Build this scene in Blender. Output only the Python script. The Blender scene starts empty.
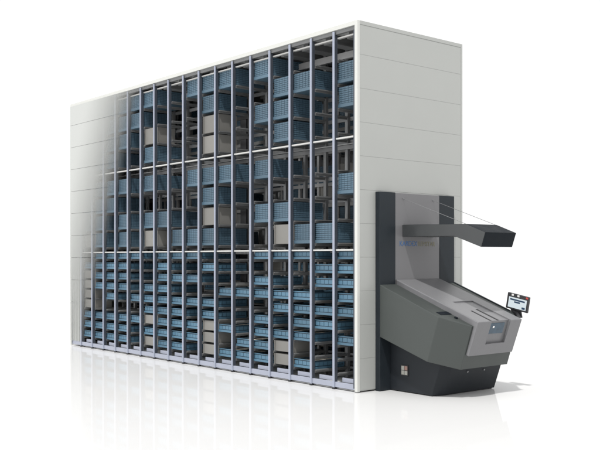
import bpy, bmesh, math, random
from mathutils import Vector, Matrix
random.seed(7)
S = bpy.context.scene
COL = S.collection

# ------------------------------------------------------------------ camera, world, lamps
cam = bpy.data.cameras.new('camera')
camo = bpy.data.objects.new('camera', cam)
COL.objects.link(camo)
camo.location = (9.035, -8.588, 1.881)
camo.rotation_euler = (math.radians(90), 0, math.atan2(0.7674, 0.6412))
cam.sensor_fit = 'HORIZONTAL'
cam.sensor_width = 36
cam.lens = 53.64
cam.shift_y = 0.055
cam.clip_start = 0.1
cam.clip_end = 4000
S.camera = camo

W = bpy.data.worlds.new('World')
S.world = W
W.use_nodes = True
bg = W.node_tree.nodes['Background']
bg.inputs[0].default_value = (1, 1, 1, 1)
bg.inputs[1].default_value = 1.05


def lamp(name, direction, dist, size, power, color=(1, 1, 1), target=(-2, 1, 1)):
    l = bpy.data.lights.new(name, 'AREA')
    l.shape = 'DISK'
    l.size = size
    l.energy = power
    l.color = color
    o = bpy.data.objects.new(name, l)
    COL.objects.link(o)
    d = Vector(direction).normalized()          # the way the light travels
    o.location = Vector(target) - d * dist
    o.rotation_euler = d.to_track_quat('-Z', 'Y').to_euler()
    return o


KEY_D = 1500.0
lamp('key_lamp', (-0.28, 0.42, -1.0), KEY_D, 55.0, 0.95 * math.pi ** 2 * KEY_D ** 2, (1.0, 0.985, 0.96))
SOFT_D = 60.0
lamp('softbox_lamp', (0.28, 0.92, -0.30), SOFT_D, 20.0, 0.20 * math.pi ** 2 * SOFT_D ** 2, (1.0, 1.0, 0.99))  # added fill that brightens the front faces against the side wall

S.view_settings.view_transform = 'Standard'
S.view_settings.look = 'None'
S.view_settings.exposure = 0.0
S.view_settings.gamma = 1.0
S.view_settings.use_curve_mapping = False
try:
    S.cycles.max_bounces = 10
    S.cycles.diffuse_bounces = 5
    S.cycles.transparent_max_bounces = 16
    S.cycles.use_denoising = True
except Exception:
    pass


# ------------------------------------------------------------------ materials
def mat(name, col, rough=0.5, metal=0.0, var=0.04, scale=6.0, bump=0.0, spec=0.5, emit=None, stretch=None):
    m = bpy.data.materials.new(name)
    m.use_nodes = True
    nt = m.node_tree
    p = nt.nodes['Principled BSDF']
    p.inputs['Base Color'].default_value = (*col, 1)
    p.inputs['Roughness'].default_value = rough
    p.inputs['Metallic'].default_value = metal
    p.inputs['Specular IOR Level'].default_value = spec
    if emit:
        p.inputs['Emission Color'].default_value = (*emit, 1)
        p.inputs['Emission Strength'].default_value = 1.0
    tc = nt.nodes.new('ShaderNodeTexCoord')
    mp = nt.nodes.new('ShaderNodeMapping')
    if stretch:
        mp.inputs['Scale'].default_value = stretch
    nz = nt.nodes.new('ShaderNodeTexNoise')
    nz.inputs['Scale'].default_value = scale
    nz.inputs['Detail'].default_value = 6
    nt.links.new(tc.outputs['Object'], mp.inputs['Vector'])
    nt.links.new(mp.outputs['Vector'], nz.inputs['Vector'])
    if var > 0 and not emit:
        mr = nt.nodes.new('ShaderNodeMapRange')
        mr.inputs['From Min'].default_value = 0.3
        mr.inputs['From Max'].default_value = 0.7
        mr.inputs['To Min'].default_value = 1 - var
        mr.inputs['To Max'].default_value = 1 + var
        nt.links.new(nz.outputs['Fac'], mr.inputs['Value'])
        mx = nt.nodes.new('ShaderNodeVectorMath')
        mx.operation = 'SCALE'
        mx.inputs[0].default_value = col
        nt.links.new(mr.outputs['Result'], mx.inputs['Scale'])
        nt.links.new(mx.outputs['Vector'], p.inputs['Base Color'])
        mr2 = nt.nodes.new('ShaderNodeMapRange')
        mr2.inputs['From Min'].default_value = 0.3
        mr2.inputs['From Max'].default_value = 0.7
        mr2.inputs['To Min'].default_value = max(0.02, rough - 0.06)
        mr2.inputs['To Max'].default_value = min(1, rough + 0.06)
        nt.links.new(nz.outputs['Fac'], mr2.inputs['Value'])
        nt.links.new(mr2.outputs['Result'], p.inputs['Roughness'])
    if bump > 0:
        b = nt.nodes.new('ShaderNodeBump')
        b.inputs['Strength'].default_value = bump
        b.inputs['Distance'].default_value = 0.005
        nt.links.new(nz.outputs['Fac'], b.inputs['Height'])
        nt.links.new(b.outputs['Normal'], p.inputs['Normal'])
    return m


M = {}
M['panel'] = mat('pale_grey_panel', (0.360, 0.369, 0.355), 0.45, var=0.015, scale=1.5)
M['trim'] = mat('pale_trim', (0.53, 0.535, 0.51), 0.45, var=0.015)
M['post'] = mat('lilac_white_paint', (0.31, 0.335, 0.41), 0.4, var=0.05)
M['web'] = mat('dark_frame_steel', (0.048, 0.056, 0.072), 0.5, var=0.06)
M['frame'] = mat('rack_steel', (0.28, 0.277, 0.27), 0.5, var=0.08)
M['beam'] = mat('beam_steel', (0.155, 0.158, 0.160), 0.5, var=0.08)
M['lightbeam'] = mat('light_steel', (0.42, 0.42, 0.42), 0.4, var=0.05)
M['rail'] = mat('white_rail', (0.48, 0.48, 0.465), 0.35, var=0.03)
M['base'] = mat('base_rail_paint', (0.30, 0.32, 0.385), 0.4, var=0.03)
M['inner'] = mat('inner_sheet', (0.66, 0.665, 0.66), 0.6, var=0.05)
M['dark'] = mat('black_rubber', (0.015, 0.015, 0.017), 0.6)
M['mast'] = mat('dark_mast', (0.035, 0.036, 0.04), 0.5)
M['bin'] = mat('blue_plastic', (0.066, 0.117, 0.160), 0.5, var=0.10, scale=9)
M['bin_groove_shade'] = mat('blue_plastic_groove_shade', (0.028, 0.058, 0.086), 0.5, var=0.05)  # darker blue paints the shade into the grooves between pads
M['short'] = mat('bright_blue_plastic', (0.068, 0.148, 0.215), 0.5, var=0.06, scale=9)
M['content'] = mat('packed_cartons', (0.60, 0.56, 0.48), 0.8, var=0.15, scale=14)
M['beige'] = mat('beige_board', (0.195, 0.19, 0.177), 0.7, var=0.05, scale=4)
M['anth'] = mat('anthracite_paint', (0.015, 0.020, 0.025), 0.5, var=0.08, spec=0.25)
M['ped'] = mat('pedestal_paint', (0.014, 0.017, 0.021), 0.5, var=0.08, spec=0.25)
M['pgrey'] = mat('grey_sheet', (0.150, 0.149, 0.155), 0.42, var=0.03, scale=3)
M['house'] = mat('green_grey_paint', (0.043, 0.050, 0.0475), 0.5, var=0.03, scale=3)
M['lid'] = mat('brushed_grey_metal', (0.152, 0.152, 0.159), 0.38, metal=0.0, var=0.06, scale=10, stretch=(1, 14, 1))
M['canopy'] = mat('canopy_grey', (0.038, 0.041, 0.043), 0.45, var=0.05)
M['canopy_dark'] = mat('canopy_black', (0.007, 0.010, 0.014), 0.6, var=0.1, spec=0.12)
M['wire'] = mat('steel_wire', (0.20, 0.205, 0.21), 0.4, metal=0.3)
M['glass'] = mat('blue_glass', (0.035, 0.065, 0.095), 0.12, var=0.2, scale=20)
M['bezel'] = mat('tablet_black', (0.03, 0.03, 0.033), 0.4)
M['screen'] = mat('lit_screen', (0.8, 0.85, 0.87), 0.2, emit=(0.66, 0.74, 0.78))
M['screen'].node_tree.nodes['Principled BSDF'].inputs['Base Color'].default_value = (0.02, 0.02, 0.02, 1)
M['navy'] = mat('screen_text', (0.02, 0.05, 0.10), 0.4)
M['white'] = mat('white_plastic', (0.75, 0.75, 0.74), 0.4)
M['red'] = mat('red_plastic', (0.45, 0.06, 0.05), 0.4)
M['pink'] = mat('socket_pink', (0.25, 0.15, 0.125), 0.5)
M['socket'] = mat('socket_cream', (0.30, 0.297, 0.27), 0.45)
M['logo_blue'] = mat('logo_blue', (0.03, 0.115, 0.29), 0.5, var=0)
M['logo_olive'] = mat('logo_olive', (0.16, 0.15, 0.085), 0.5, var=0)

# every bin and carton has a slightly different tint of its own
for key, amt in (('bin', 0.16), ('short', 0.16), ('beige', 0.10), ('content', 0.2)):
    nt = M[key].node_tree
    p = nt.nodes['Principled BSDF']
    src = p.inputs['Base Color'].links[0].from_socket
    oi = nt.nodes.new('ShaderNodeObjectInfo')
    mr = nt.nodes.new('ShaderNodeMapRange')
    mr.inputs['To Min'].default_value = 1 - amt
    mr.inputs['To Max'].default_value = 1 + amt
    nt.links.new(oi.outputs['Random'], mr.inputs['Value'])
    vm = nt.nodes.new('ShaderNodeVectorMath')
    vm.operation = 'SCALE'
    nt.links.new(src, vm.inputs[0])
    nt.links.new(mr.outputs['Result'], vm.inputs['Scale'])
    nt.links.new(vm.outputs['Vector'], p.inputs['Base Color'])

# floor: glossy white studio floor
m = bpy.data.materials.new('white_floor')
m.use_nodes = True
nt = m.node_tree
p = nt.nodes['Principled BSDF']
nt.nodes.remove(p)
out = nt.nodes['Material Output']
df = nt.nodes.new('ShaderNodeBsdfDiffuse')
gl = nt.nodes.new('ShaderNodeBsdfGlossy')
mix = nt.nodes.new('ShaderNodeMixShader')
nz = nt.nodes.new('ShaderNodeTexNoise')
nz.inputs['Scale'].default_value = 3.0
mr = nt.nodes.new('ShaderNodeMapRange')
mr.inputs['To Min'].default_value = 0.02
mr.inputs['To Max'].default_value = 0.045
nt.links.new(nz.outputs['Fac'], mr.inputs['Value'])
nt.links.new(mr.outputs['Result'], gl.inputs['Roughness'])
df.inputs[0].default_value = (0.60, 0.60, 0.60, 1)
gl.inputs[0].default_value = (1, 1, 1, 1)
fr = nt.nodes.new('ShaderNodeFresnel')
fr.inputs['IOR'].default_value = 1.045
fa = nt.nodes.new('ShaderNodeMath')
fa.operation = 'MULTIPLY_ADD'
nt.links.new(fr.outputs[0], fa.inputs[0])
fa.inputs[1].default_value = 0.92
fa.inputs[2].default_value = 0.08
nt.links.new(fa.outputs[0], mix.inputs[0])
nt.links.new(df.outputs[0], mix.inputs[1])
nt.links.new(gl.outputs[0], mix.inputs[2])
nt.links.new(mix.outputs[0], out.inputs[0])
M['floor'] = m

# cladding that fades from solid to clear along the wall
m = bpy.data.materials.new('fading_cladding')
m.use_nodes = True
nt = m.node_tree
p = nt.nodes['Principled BSDF']
p.inputs['Base Color'].default_value = (0.44, 0.45, 0.437, 1)
p.inputs['Roughness'].default_value = 0.5
tc = nt.nodes.new('ShaderNodeTexCoord')
sp = nt.nodes.new('ShaderNodeSeparateXYZ')
nt.links.new(tc.outputs['Object'], sp.inputs[0])
ma = nt.nodes.new('ShaderNodeMath')
ma.operation = 'MULTIPLY_ADD'                   # x - 0.48 z
nt.links.new(sp.outputs['Z'], ma.inputs[0])
ma.inputs[1].default_value = -0.48
nt.links.new(sp.outputs['X'], ma.inputs[2])
mr = nt.nodes.new('ShaderNodeMapRange')
mr.interpolation_type = 'SMOOTHSTEP'
mr.inputs['From Min'].default_value = -10.8
mr.inputs['From Max'].default_value = -8.25
mr.inputs['To Min'].default_value = 1.0
mr.inputs['To Max'].default_value = 0.0
nt.links.new(ma.outputs[0], mr.inputs['Value'])
nt.links.new(mr.outputs['Result'], p.inputs['Alpha'])
M['fade'] = m


# ------------------------------------------------------------------ helpers
def BM():
    return bmesh.new()


def box(bm, x0, x1, y0, y1, z0, z1):
    v = [bm.verts.new((x, y, z)) for x in (x0, x1) for y in (y0, y1) for z in (z0, z1)]
    for q in ((0, 1, 3, 2), (4, 6, 7, 5), (0, 4, 5, 1), (2, 3, 7, 6), (0, 2, 6, 4), (1, 5, 7, 3)):
        bm.faces.new([v[i] for i in q])
    return v


def prism(bm, prof, y0, y1):
    """profile in (x, z), extruded along y"""
    a = [bm.verts.new((x, y0, z)) for x, z in prof]
    b = [bm.verts.new((x, y1, z)) for x, z in prof]
    n = len(prof)
    bm.faces.new(a)
    bm.faces.new(b[::-1])
    for i in range(n):
        j = (i + 1) % n
        bm.faces.new([a[j], a[i], b[i], b[j]])
    bmesh.ops.recalc_face_normals(bm, faces=bm.faces)


def hull(bm, pts):
    for q in pts:
        bm.verts.new(q)
    bmesh.ops.convex_hull(bm, input=bm.verts)
    bmesh.ops.dissolve_limit(bm, angle_limit=0.02, verts=bm.verts, edges=bm.edges)
    bmesh.ops.recalc_face_normals(bm, faces=bm.faces)


def bar(bm, a, b, r, n=10):
    a = Vector(a)
    b = Vector(b)
    d = b - a
    res = bmesh.ops.create_cone(bm, cap_ends=True, segments=n, radius1=r, radius2=r, depth=d.length)
    mt = Matrix.Translation((a + b) / 2) @ d.to_track_quat('Z', 'Y').to_matrix().to_4x4()
    bmesh.ops.transform(bm, matrix=mt, verts=res['verts'])


def obj(name, bm, material, parent=None, loc=None, bevel=0.0, seg=2):
    if loc is None:
        loc = parent.location.copy() if parent is not None and parent.parent is None else (
            parent['base'] if parent is not None and 'base' in parent else Vector((0, 0, 0)))
    bmesh.ops.translate(bm, verts=bm.verts, vec=-Vector(loc))
    bmesh.ops.recalc_face_normals(bm, faces=bm.faces)
    me = bpy.data.meshes.new(name)
    bm.to_mesh(me)
    bm.free()
    me.materials.append(material)
    o = bpy.data.objects.new(name, me)
    COL.objects.link(o)
    if parent is not None:
        o.parent = parent
    else:
        o.location = loc
    if bevel > 0:
        b = o.modifiers.new('bevel', 'BEVEL')
        b.width = bevel
        b.segments = seg
        b.limit_method = 'ANGLE'
        b.angle_limit = math.radians(25)
    return o


def carve(o, cutter_bm):
    """cut a pocket out of o for good (the cutter is removed again)"""
    base = o.parent.location if o.parent else o.location
    bmesh.ops.translate(cutter_bm, verts=cutter_bm.verts, vec=-Vector(base))
    bmesh.ops.recalc_face_normals(cutter_bm, faces=cutter_bm.faces)
    me = bpy.data.meshes.new('cutter')
    cutter_bm.to_mesh(me)
    cutter_bm.free()
    c = bpy.data.objects.new('cutter', me)
    COL.objects.link(c)
    c.parent = o.parent
    b = o.modifiers.new('cut', 'BOOLEAN')
    b.operation = 'DIFFERENCE'
    b.solver = 'EXACT'
    b.object = c
    bpy.context.view_layer.update()
    dg = bpy.context.evaluated_depsgraph_get()
    nm = bpy.data.meshes.new_from_object(o.evaluated_get(dg))
    old = o.data
    o.modifiers.clear()
    o.data = nm
    bpy.data.meshes.remove(old)
    bpy.data.objects.remove(c)
    bpy.data.meshes.remove(me)


def thing(name, label, cat, loc=(0, 0, 0), group=None):
    o = bpy.data.objects.new(name, None)
    COL.objects.link(o)
    o.empty_display_size = 0.2
    o.location = loc
    o['label'] = label
    o['category'] = cat
    if group:
        o['group'] = group
    return o


# ------------------------------------------------------------------ setting
bm = BM()
R = 400
box(bm, -R, R, -R, R, -0.2, 0.0)
fl = obj('floor', bm, M['floor'])
fl['kind'] = 'structure'

# ------------------------------------------------------------------ the storage tower
L, D, H = 9.0, 2.25, 5.2
ROWS = [('upper', i + 1, 3.69 + .35 * i, .31) for i in range(4)] + \
       [('middle', i + 1, 2.10 + .35 * i, .31) for i in range(4)] + \
       [('floor', i + 1, .225 + .205 * i, .125) for i in range(9)]
tower = thing('storage_tower', 'tall open-fronted automated storage tower with pale grey panelled end wall and racks of blue bins',
              'storage tower')

# end wall: eleven panels with fine joints on a backing sheet, framed by trim
bm = BM()
box(bm, -0.05, -0.007, 0.05, D - 0.04, 0.02, H - 0.05)
ph = (H - 0.0) / 11.0
for k in range(11):
    z0, z1 = k * ph + 0.0025, (k + 1) * ph - 0.0025
    box(bm, -0.0069, -0.004, 0.052, D - 0.042, max(z0, 0.03), min(z1, H - 0.06))
obj('side_wall', bm, M['panel'], tower, bevel=0.0015, seg=1)
bm = BM()
box(bm, -0.058, 0.0, 0.0, 0.05, 0.012, H)                     # front corner
obj('corner_trim', bm, M['trim'], tower, bevel=0.004)
bm = BM()
box(bm, -0.058, 0.0, D - 0.04, D, 0.012, H)
obj('corner_trim', bm, M['panel'], tower, bevel=0.004)
bm = BM()
box(bm, -0.05, 0.0, 0.05, D - 0.04, H - 0.055, H)
obj('top_trim', bm, M['panel'], tower, bevel=0.004)
# far end wall
bm = BM()
box(bm, -L, -L + 0.05, 0.051, D, 0.02, H)
obj('end_wall', bm, M['panel'], tower)
bm = BM()
box(bm, -L, -L + 0.05, 0.0, 0.05, 0.012, H)
obj('corner_trim', bm, M['trim'], tower, bevel=0.004)
# rear wall, floor plate, roof
bm = BM()
box(bm, -L + 0.05, -0.058, D - 0.035, D - 0.005, 0.02, H - 0.01)
obj('rear_wall', bm, M['inner'], tower)
bm = BM()
box(bm, -L + 0.05, -0.058, 0.06, D - 0.035, H - 0.05, H - 0.005)
obj('roof', bm, M['inner'], tower)
bm = BM()
box(bm, -L + 0.05, -0.058, 0.12, D - 0.035, 0.03, 0.05)
obj('floor_plate', bm, M['inner'], tower)
# front fascia and lintel
bm = BM()
box(bm, -L + 0.05, -0.058, 0.002, 0.06, H - 0.062, H)
obj('fascia', bm, M['trim'], tower, bevel=0.003)
bm = BM()
box(bm, -L + 0.05, -0.058, 0.03, 0.075, H - 0.115, H - 0.062)
obj('lintel', bm, M['beam'], tower)
# roof beams
for k in range(18):
    x = -0.25 - 0.5 * k
    bm = BM()
    box(bm, x - 0.05, x + 0.05, 0.12, D - 0.04, H - 0.17, H - 0.05)
    box(bm, x - 0.09, x + 0.09, 0.12, D - 0.04, H - 0.19, H - 0.17)
    obj('roof_beam', bm, M['beam'], tower)
for y in (0.62, 1.25, 1.75):
    bm = BM()
    box(bm, -L + 0.06, -0.06, y, y + 0.06, H - 0.30, H - 0.20)
    obj('roof_rail', bm, M['lightbeam'] if y != 1.25 else M['beam'], tower)

# front posts, upright frames
XS = [-0.5 * b for b in range(1, 18)]
for b, x in enumerate(XS):
    bm = BM()
    box(bm, x - 0.018, x + 0.018, 0.0, 0.018, 0.025, H - 0.075)
    box(bm, x - 0.006, x + 0.006, -0.003, 0.0005, 0.03, H - 0.08)
    obj('post', bm, M['post'], tower, bevel=0.003, seg=1)
    bm = BM()
    box(bm, x - 0.022, x + 0.022, -0.002, 0.05, 0.0, 0.025)
    obj('foot', bm, M['dark'], tower)
for b, x in enumerate([-0.085] + XS + [-L + 0.085]):
    bm = BM()
    box(bm, x - 0.014, x + 0.014, 0.0181, 0.07, 0.05, H - 0.12)
    obj('upright_frame', bm, M['web'], tower)
    bm = BM()
    box(bm, x - 0.03, x + 0.03, 0.72, 0.77, 0.05, H - 0.12)
    for _, _, z, h in ROWS:
        box(bm, x - 0.036, x + 0.036, 0.086, 0.719, z - 0.016, z)
        box(bm, x - 0.008, x + 0.008, 0.086, 0.719, z - 0.045, z - 0.0161)
    obj('shelf_bracket', bm, M['beam'], tower)
    bm = BM()
    box(bm, x - 0.025, x + 0.025, 1.45, 1.50, 0.05, H - 0.20)
    box(bm, x - 0.025, x + 0.025, 2.10, 2.15, 0.05, H - 0.20)
    for _, _, z, h in ROWS:
        box(bm, x - 0.036, x + 0.036, 1.5, 2.1, z - 0.016, z)
        box(bm, x - 0.008, x + 0.008, 1.5, 2.1, z - 0.045, z - 0.0161)
    obj('rear_upright', bm, M['lightbeam'] if b % 3 != 1 else M['frame'], tower)
# cross beams at the back of the front rack and the face of the rear rack
for sec, r, z, h in ROWS:
    hh = 0.06 if h > 0.2 else 0.035
    bm = BM()
    box(bm, -L + 0.06, -0.06, 0.771, 0.80, z - hh, z - 0.002)
    obj('cross_beam', bm, M['beam'], tower)
    bm = BM()
    box(bm, -L + 0.06, -0.06, 1.42, 1.449, z - hh, z - 0.002)
    obj('cross_beam', bm, M['lightbeam'] if (sec, r) in (('middle', 4), ('floor', 9), ('floor', 4)) else M['frame'], tower)
# white front rails, split between the posts
for zc, hh, yy in ((1.995, 0.024, 0.03), (3.59, 0.024, 0.03), (5.035, 0.022, 0.06)):
    xs = [-0.058] + XS + [-L + 0.05]
    for i in range(18):
        bm = BM()
        box(bm, xs[i + 1] + 0.019, xs[i] - 0.019, yy, yy + 0.05, zc - hh / 2, zc + hh / 2)
        obj('white_rail', bm, M['rail'], tower, bevel=0.003, seg=1)
for zc in (1.995, 3.59):
    bm = BM()
    box(bm, -L + 0.06, -0.06, 0.70, 0.719, zc - 0.05, zc + 0.01)
    box(bm, -L + 0.06, -0.06, 0.40, 0.46, zc - 0.035, zc - 0.02)
    obj('tie_beam', bm, M['beam'], tower)
# base
bm = BM()
box(bm, -L + 0.05, -0.058, 0.019, 0.06, 0.03, 0.105)
obj('base_rail', bm, M['base'], tower, bevel=0.003, seg=1)
xs = [-0.058] + XS + [-L + 0.05]
for i in range(18):
    bm = BM()
    box(bm, xs[i + 1] + 0.10, xs[i] - 0.02, 0.085, 0.10, 0.106, 0.168)
    obj('base_plate', bm, M['base'], tower, bevel=0.002, seg=1)

# pale closing panel beside the far end wall
bm = BM()
box(bm, -L + 0.051, -8.53, 0.02, 0.045, 0.106, H - 0.12)
for xx in (-8.86, -8.72, -8.60):
    box(bm, xx - 0.012, xx + 0.012, 0.006, 0.0199, 0.11, H - 0.125)
obj('closing_panel', bm, M['panel'], tower, bevel=0.002, seg=1)

# fading front cladding
bm = BM()
for k in range(11):
    z0, z1 = k * ph + 0.0025, (k + 1) * ph - 0.0025
    box(bm, -L + 0.05, -5.51, -0.022, -0.008, max(z0, 0.11), min(z1, H - 0.065))
cl = obj('front_cladding', bm, M['fade'], tower)
cl['label'] = 'pale grey front cladding fading to clear'

# ------------------------------------------------------------------ lift mast in the aisle
lift = thing('lift_mast', 'dark vertical lift mast in the aisle inside the storage tower', 'lift mast', (-4.08, 1.1, 0.05))
bm = BM()
box(bm, -4.17, -3.99, 1.03, 1.17, 0.05, H - 0.31)
obj('mast', bm, M['mast'], lift)
bm = BM()
box(bm, -4.42, -4.171, 0.86, 1.38, 1.30, 1.36)
box(bm, -3.989, -3.74, 0.86, 1.38, 1.30, 1.36)
obj('carriage', bm, M['frame'], lift)


# ------------------------------------------------------------------ bins
def bin_mesh(name, w, d, h, skirt, rim, nx, ny, nz_, gap, material):
    """open crate whose front and sides carry raised pads over a recessed sheet"""
    bm = BM()
    t, q = 0.012, 0.010
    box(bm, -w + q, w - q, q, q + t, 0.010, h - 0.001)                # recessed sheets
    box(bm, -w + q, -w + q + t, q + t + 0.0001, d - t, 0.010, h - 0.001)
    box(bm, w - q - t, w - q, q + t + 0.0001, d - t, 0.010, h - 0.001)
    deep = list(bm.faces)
    box(bm, -w, w, d - t + 0.0001, d, 0.004, h)
    box(bm, -w + 0.002, w - 0.002, 0.002, d - t, 0.0, 0.0099)
    z0, z1 = skirt + gap, h - rim
    pz = (z1 - z0) / nz_
    px = 2 * w / nx
    for i in range(nx):
        for k in range(nz_):
            box(bm, -w + i * px + gap / 2, -w + (i + 1) * px - gap / 2, 0.003, q - 0.0001,
                z0 + k * pz, z0 + (k + 1) * pz - gap)
    py = (d - 0.02) / ny
    for s_ in (-1, 1):
        xa, xb = sorted((s_ * (w - q + 0.0001), s_ * (w - 0.003)))
        for i in range(ny):
            for k in range(nz_):
                box(bm, xa, xb, 0.01 + i * py + gap / 2, 0.01 + (i + 1) * py - gap / 2, z0 + k * pz, z0 + (k + 1) * pz - gap)
        xa, xb = sorted((s_ * (w - q + 0.0001), s_ * w))
        box(bm, xa, xb, 0.0102, d - t, 0.0101, skirt)
    box(bm, -w, w, -0.010, q - 0.0001, 0.002, skirt)                   # protruding foot skirt
    if rim > 0.005:
        box(bm, -w, w, -0.004, q - 0.0001, h - rim + gap / 2, h)
    bmesh.ops.recalc_face_normals(bm, faces=bm.faces)
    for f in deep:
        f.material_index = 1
    me = bpy.data.meshes.new(name)
    bm.to_mesh(me)
    bm.free()
    me.materials.append(material)
    me.materials.append(M['bin_groove_shade'])
    return me


def content_mesh(h):
    bm = BM()
    rnd = random.Random(3)
    x = -0.20
    for wd in (0.13, 0.12, 0.14):
        y = 0.035
        for dp in (0.18, 0.17, 0.19):
            box(bm, x + 0.002, x + wd - 0.002, y + 0.002, y + dp - 0.002, 0.013, h - 0.012 - rnd.random() * 0.02)
            y += dp
        x += wd
    bmesh.ops.recalc_face_normals(bm, faces=bm.faces)
    me = bpy.data.meshes.new('contents')
    bm.to_mesh(me)
    bm.free()
    me.materials.append(M['content'])
    return me


def beige_mesh(h):
    bm = BM()
    box(bm, -0.212, 0.235, 0.0, 0.38, 0.0, h)
    bmesh.ops.bevel(bm, geom=list(bm.edges), offset=0.004, segments=1, affect='EDGES')
    box(bm, -0.232, -0.2125, -0.012, 0.03, 0.0, h)            # folded edge
    bmesh.ops.recalc_face_normals(bm, faces=bm.faces)
    me = bpy.data.meshes.new('storage_box')
    bm.to_mesh(me)
    bm.free()
    me.materials.append(M['beige'])
    return me


ME = {'tall': bin_mesh('tall_bin', 0.237, 0.60, 0.295, 0.050, 0.0, 7, 9, 8, 0.0075, M['bin']),
      'short': bin_mesh('short_bin', 0.237, 0.60, 0.128, 0.036, 0.014, 5, 7, 1, 0.010, M['short']), 'content': content_mesh(0.12),
      'beige_tall': beige_mesh(0.30), 'beige_short': beige_mesh(0.165)}
ORD = ['zeroth', 'first', 'second', 'third', 'fourth', 'fifth', 'sixth', 'seventh', 'eighth', 'ninth', 'tenth',
       'eleventh', 'twelfth', 'thirteenth', 'fourteenth', 'fifteenth', 'sixteenth', 'seventeenth', 'eighteenth']


def place(kind, bay, row, y, what):
    sec, r, z, h = row
    tall = h > 0.2
    if kind == 'beige':
        me, name, cat, grp = ME['beige_tall' if tall else 'beige_short'], 'storage_box', 'box', 'beige boxes in the rack'
    elif tall:
        me, name, cat, grp = ME['tall'], 'tall_bin', 'bin', 'tall blue bins in the rack'
    else:
        me, name, cat, grp = ME['short'], 'short_bin', 'bin', 'short blue bins in the rack'
    o = bpy.data.objects.new(name, me)
    COL.objects.link(o)
    o.location = (-0.5 * bay + 0.25, y, z)
    where = {'upper': 'above upper rail', 'middle': 'above lower rail', 'floor': 'up from floor'}[sec]
    o['label'] = f'{what}, {ORD[bay]} bay from pale corner, {ORD[r]} row {where}'
    o['category'] = cat
    o['group'] = grp
    if me is ME['short']:
        c = bpy.data.objects.new('contents', ME['content'])
        COL.objects.link(c)
        c.parent = o
    return o


# bays (counted from the pale corner) that hold a blue bin, and bays that hold a beige box
FILL = {
    ('upper', 4): ((5, 7, 8, 9, 12, 13, 14, 15, 16), ()),
    ('upper', 3): ((1, 3, 4, 8, 13, 14, 15, 16, 17), ()),
    ('upper', 2): ((1, 4, 5, 14, 15, 16, 17), (8, 12)),
    ('upper', 1): ((4, 12, 15, 16, 17), (8,)),
    ('middle', 4): ((5, 7, 8, 9, 12, 14, 15, 16, 17), ()),
    ('middle', 3): ((1, 8, 15, 16, 17), ()),
    ('middle', 2): ((4, 5, 11, 12, 14, 16, 17), (8,)),
    ('middle', 1): ((2, 3, 8, 9, 10, 14, 16), (4, 12, 17)),
    ('floor', 9): ((1, 3, 4, 5, 9, 10, 11, 13, 14, 15, 16), ()),
    ('floor', 8): ((1, 2, 8, 11, 14, 15, 16, 17), ()),
    ('floor', 7): ((1, 2, 5, 9, 10, 11, 14, 15, 16), (17,)),
    ('floor', 6): ((1, 3, 4, 5, 6, 7, 11, 12, 14, 15, 16), (17,)),
    ('floor', 5): ((1, 2, 3, 4, 8, 9, 10, 11, 12, 13, 15), (17,)),
    ('floor', 4): ((2, 3, 5, 8, 10, 11, 12), (17,)),
    ('floor', 3): ((1, 3, 4, 5, 7, 9, 10, 11, 13, 14, 15, 16, 17), (8, 12)),
    ('floor', 2): ((5, 6, 9, 10, 11, 12, 14, 15, 16, 17), (4, 8)),
    ('floor', 1): ((3, 5, 6, 7, 10, 11, 14, 15, 16, 17), (4, 8, 12)),
}
# rear places that no view from the front shows stay empty
REAR_EMPTY = {
    ('upper', 1): (1, 2), ('upper', 2): (2, 3, 7, 10, 11, 15, 17), ('upper', 3): (7, 8, 12, 16, 18),
    ('upper', 4): (2, 3, 6, 7, 12, 17, 18), ('middle', 1): (1, 3, 5, 6, 7, 13, 14, 17),
    ('middle', 2): (1, 2, 6, 7, 8, 10, 11, 12, 14, 15, 17, 18), ('middle', 3): (3, 4, 11, 12),
    ('middle', 4): (1, 2, 3, 10, 12, 18), ('floor', 1): (1, 2, 3, 8, 9, 10, 11, 15, 17),
    ('floor', 2): (1, 3, 4, 11, 15, 18), ('floor', 3): (2, 3, 5, 12, 13, 15, 17), ('floor', 4): (1, 2, 4, 8, 12, 15),
    ('floor', 5): (1, 2, 10, 15, 16, 18), ('floor', 6): (1, 2, 9, 10), ('floor', 7): (1, 2), ('floor', 8): (2, 3),
    ('floor', 9): (1, 2, 6, 8, 13, 17),
}
rr = random.Random(11)
jit = random.Random(5)
for row in ROWS:
    sec, r, z, h = row
    blue, beige = FILL[(sec, r)]
    noun = 'tall blue ribbed bin' if h > 0.2 else 'short blue ribbed bin'
    for bay in blue:
        place('bin', bay, row, 0.085 + jit.uniform(-0.006, 0.006), noun)
    for bay in beige:
        place('beige', bay, row, 0.10, 'plain beige storage box')
for row in ROWS:
    sec, r, z, h = row
    for bay in range(1, 19):
        q = rr.random()
        if bay in REAR_EMPTY.get((sec, r), ()):
            continue
        if q < 0.72:
            place('bin', bay, row, 1.47, ('tall' if h > 0.2 else 'short') + ' blue bin in rear rack')
        elif q < 0.80:
            place('beige', bay, row, 1.47, 'beige box in rear rack')

# ------------------------------------------------------------------ access station
st = thing('access_station', 'dark grey picking station with sloped metal worktop and overhanging canopy beside the tower wall',
           'picking station', (0.6, 1.15, 0.0))
for y0, y1 in ((0.351, 0.668), (1.62, 1.95)):
    bm = BM()
    box(bm, 0.002, 0.09, y0, y1, 0.0, 2.82)
    obj('column', bm, M['anth'], st, bevel=0.006)
bm = BM()
box(bm, 0.002, 0.082, 0.6685, 1.6195, 0.6, 2.815)
obj('back_panel', bm, M['pgrey'], st, bevel=0.003)

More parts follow.
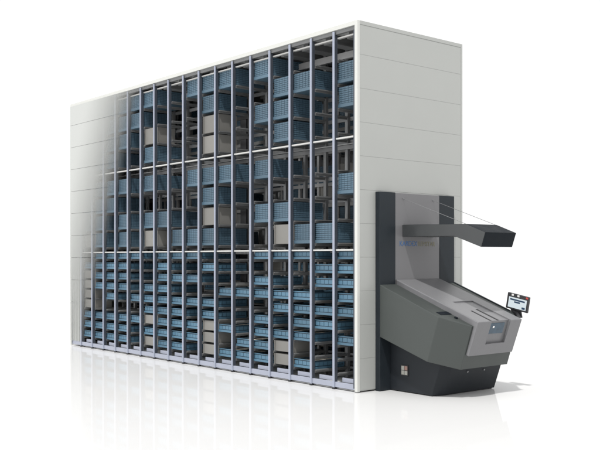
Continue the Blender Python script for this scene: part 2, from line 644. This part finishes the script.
# lettering on the back panel
def text(body, name, material, y0, y1, z0, h):
    c = bpy.data.curves.new(name, 'FONT')
    c.body = body
    c.size = 0.1
    c.extrude = 0.0008
    c.offset = 0.0
    o = bpy.data.objects.new(name, c)
    COL.objects.link(o)
    o.data.materials.append(material)
    bpy.context.view_layer.update()
    w = max(v[0] for v in o.bound_box) - min(v[0] for v in o.bound_box)
    hh = max(v[1] for v in o.bound_box) - min(v[1] for v in o.bound_box)
    me = bpy.data.meshes.new_from_object(o.evaluated_get(bpy.context.evaluated_depsgraph_get()))
    bpy.data.objects.remove(o)
    bpy.data.curves.remove(c)
    o = bpy.data.objects.new(name, me)
    COL.objects.link(o)
    o.parent = st
    o.rotation_euler = (math.radians(90), 0, math.radians(90))
    o.scale = ((y1 - y0) / w, h / hh, 1)
    o.location = Vector((0.0836, y0, z0)) - st.location
    return o


text('KARDEX', 'lettering', M['logo_blue'], 0.755, 1.125, 2.055, 0.072)
text('REMSTAR', 'lettering', M['logo_olive'], 1.15, 1.51, 2.055, 0.068)

# canopy
y0, y1 = 0.815, 1.485
bm = BM()
prism(bm, [(0.083, 2.357), (1.25, 2.338), (1.575, 2.219), (1.507, 2.027), (1.048, 2.18), (0.083, 2.19)], y0, y1)
can = obj('canopy', bm, M['canopy'], st, bevel=0.004)
bm = BM()
prism(bm, [(0.10, 2.3595), (1.2505, 2.3408), (1.577, 2.2212), (1.573, 2.2155), (1.249, 2.334), (0.10, 2.352)], y0 + 0.004, y1 - 0.004)
obj('canopy_top', bm, M['canopy_dark'], st)
bm = BM()
prism(bm, [(1.5765, 2.2145), (1.5100, 2.0305), (1.503, 2.034), (1.569, 2.217)], y0 + 0.008, y1 - 0.008)
obj('canopy_front', bm, M['canopy_dark'], st)
for y in (0.83, 1.47):
    bm = BM()
    bar(bm, (0.08, y, 2.74), (1.24, y, 2.340), 0.003, 8)
    bar(bm, (0.078, y, 2.74), (0.09, y, 2.74), 0.012, 10)
    obj('stay_wire', bm, M['wire'], st)

# housing of the sloped desk
A, B, Cc, Dd = (0.0905, 1.508), (1.178, 1.105), (0.976, 0.495), (0.0905, 0.768)
E_, F_ = (1.494, 0.986), (1.298, 0.394)
pts = []
for yy in (0.351, 1.949):
    pts += [(q[0], yy, q[1]) for q in (A, B, Cc, Dd)]
for yy in (0.65, 1.65):
    pts += [(q[0], yy, q[1]) for q in (E_, F_)]
bm = BM()
hull(bm, pts)
obj('housing', bm, M['house'], st, bevel=0.008)

# worktop that folds over the front
U = Vector((0.9415, 0, -0.3371))
N = Vector((0.3371, 0, 0.9415))
P1 = Vector((0.0905, 0, 1.575))
P2 = Vector((1.576, 0, 1.043))
DN = Vector((-0.341, 0, -0.940))
NF = Vector((0.940, 0, -0.341))
bm = BM()
prism(bm, [(0.0905, 1.575), (1.576, 1.043), (1.407, 0.577), (1.332, 0.604), (1.40, 0.95), (0.0905, 1.46)], 0.68, 1.62)
lid = obj('worktop', bm, M['lid'], st, bevel=0.012, seg=3)
def slab(bm, o, ax, a0, a1, v0, v1, nrm, n0, n1):
    v = [bm.verts.new(o + ax * a + Vector((0, y, 0)) + nrm * n) for a in (a0, a1) for y in (v0, v1) for n in (n0, n1)]
    for q in ((0, 1, 3, 2), (4, 6, 7, 5), (0, 4, 5, 1), (2, 3, 7, 6), (0, 2, 6, 4), (1, 5, 7, 3)):
        bm.faces.new([v[i] for i in q])
bm = BM()
slab(bm, P1, U, 0.88, 1.75, 0.935, 1.365, N, -0.014, 0.08)
carve(lid, bm)
bm = BM()
slab(bm, P2, DN, -0.12, 0.335, 0.96, 1.372, NF, -0.04, 0.1)
carve(lid, bm)
for ya, yb, ua in ((0.972, 1.020, 1.18), (1.125, 1.180, 1.14)):
    bm = BM()
    slab(bm, P1, U, ua, 1.535, ya, yb, N, -0.05, 0.05)
    carve(lid, bm)
# black fill standing for shade inside the slots, and glass in the pocket
for ya, yb, ua in ((0.972, 1.020, 1.18), (1.125, 1.180, 1.14)):
    bm = BM()
    slab(bm, P1, U, ua + 0.001, 1.534, ya + 0.001, yb - 0.001, N, -0.0495, -0.022)
    obj('slot_shade', bm, M['dark'], st)
bm = BM()
slab(bm, P2, DN, 0.05, 0.20, 0.975, 1.30, NF, -0.0395, -0.028)
obj('viewing_window', bm, M['glass'], st, bevel=0.003)
bm = BM()
slab(bm, P2, DN, 0.085, 0.115, 1.05, 1.085, NF, -0.0279, -0.022)
obj('button_or_highlight', bm, M['white'], st, bevel=0.004)  # white chip stands in for a highlight on the window

# ledge details: handle slot and button on the left, side rails
AL = Vector((0.0905, 0, 1.508))
UL = Vector((1.0875, 0, -0.403)).normalized()
NL = Vector((0.403, 0, 1.0875)).normalized()
bm = BM()
for a, b_ in (((1.12, 0.47), (1.09, 0.665)),):
    for nn in (0.001, 0.012):
        pass
s0 = (1.10 - AL.x) / UL.x
slab(bm, AL, UL, s0 - 0.065, s0 + 0.03, 0.46, 0.672, NL, -0.004, 0.006)
obj('grip_slot', bm, M['canopy_dark'], st, bevel=0.003)
bm = BM()
q = AL + UL * ((1.243 - AL.x) / UL.x) + Vector((0, 0.625, 0))
bar(bm, q - NL * 0.01, q + NL * 0.014, 0.025, 20)
obj('knob', bm, M['canopy_dark'], st)
bm = BM()
slab(bm, AL, UL, 0.01, 1.12, 1.915, 1.945, NL, -0.004, 0.012)
obj('edge_rail', bm, M['anth'], st)

# pedestal
bm = BM()
hull(bm, [(0.0905, 0.56, 0.012), (0.875, 0.56, 0.012), (0.935, 0.74, 0.012), (0.935, 1.83, 0.012), (0.0905, 1.83, 0.012),
          (0.0905, 0.56, 0.76), (1.10, 0.56, 0.655), (1.16, 0.74, 0.655), (1.16, 1.83, 0.655), (0.0905, 1.83, 0.76)])
# keep its top inside the housing: shear the top to the housing slope
for v in bm.verts:
    if v.co.z > 0.1:
        v.co.z = 0.80 - 0.31 * (v.co.x - 0.09)
        v.co.x -= (0.655 - v.co.z) * 0.33 if v.co.x > 0.5 else 0
obj('pedestal', bm, M['ped'], st, bevel=0.006)
for x, y in ((0.13, 0.60), (0.84, 0.60), (0.89, 1.78), (0.13, 1.78)):
    bm = BM()
    bar(bm, (x, y, 0.0), (x, y, 0.02), 0.03, 16)
    obj('foot', bm, M['dark'], st)
# socket plate
bm = BM()
box(bm, 0.31, 0.45, 0.548, 0.5595, 0.235, 0.385)
so = obj('socket_plate', bm, M['dark'], st, bevel=0.003)
so['base'] = list(st.location)
for i, (dx, dz) in enumerate(((0, 0), (1, 0), (0, 1), (1, 1))):
    bm = BM()
    box(bm, 0.322 + dx * 0.061, 0.376 + dx * 0.061, 0.543, 0.5479, 0.248 + dz * 0.065, 0.306 + dz * 0.065)
    obj('socket_insert', bm, M['pink'] if i == 3 else M['socket'], so, loc=Vector(st.location), bevel=0.003)
# two screw caps on the pedestal front
for y in (1.10, 1.46):
    bm = BM()
    z = 0.315
    x = 0.935 + 0.33 * z - 0.005
    bar(bm, (x, y, z + 0.002), (x + 0.02, y, z - 0.005), 0.014, 14)
    obj('screw_cap', bm, M['wire'], st)

# operator tablet on a swivel arm
YT = 1.97
def tpt(a, b, y):      # a along the width, b along the height, both in metres
    u = Vector((0.984, 0, -0.178)); v = Vector((-0.178, 0, -0.984))
    return Vector((1.07, y, 1.392)) + u * a + v * b
def tslab(bm, a0, a1, b0, b1, ya, yb):
    v = [bm.verts.new(tpt(a, b, y)) for a in (a0, a1) for b in (b0, b1) for y in (ya, yb)]
    for q in ((0, 1, 3, 2), (4, 6, 7, 5), (0, 4, 5, 1), (2, 3, 7, 6), (0, 2, 6, 4), (1, 5, 7, 3)):
        bm.faces.new([v[i] for i in q])
bm = BM()
tslab(bm, 0, 0.376, 0, 0.23, YT, YT + 0.035)
tab = obj('monitor', bm, M['bezel'], st, bevel=0.008)
def tpart(name, bm, material, bevel=0.0):
    return obj(name, bm, material, tab, loc=Vector(st.location), bevel=bevel)
bm = BM()
tslab(bm, 0.035, 0.345, 0.055, 0.205, YT - 0.002, YT + 0.004)
tpart('screen', bm, M['screen'])
bm = BM()
tslab(bm, 0.06, 0.315, 0.075, 0.098, YT - 0.0032, YT - 0.0021)
tslab(bm, 0.135, 0.235, 0.105, 0.128, YT - 0.0032, YT - 0.0021)
tslab(bm, 0.275, 0.33, 0.165, 0.195, YT - 0.0032, YT - 0.0021)
tpart('screen_text', bm, M['navy'])
for a, mt in ((0.075, 'white'), (0.175, 'white'), (0.325, 'red')):
    bm = BM()
    tslab(bm, a, a + 0.035, 0.010, 0.036, YT - 0.006, YT + 0.002)
    tpart('button_or_highlight', bm, M[mt], 0.002)
bm = BM()
prism(bm, [(1.06, 1.20), (1.26, 1.165), (1.285, 1.03), (1.235, 1.045), (1.10, 1.125)], YT + 0.0355, YT + 0.055)
prism(bm, [(1.15, 1.13), (1.235, 1.11), (1.285, 1.025), (1.225, 1.04)], YT - 0.045, YT + 0.0354)
obj('monitor_arm', bm, M['bezel'], st)
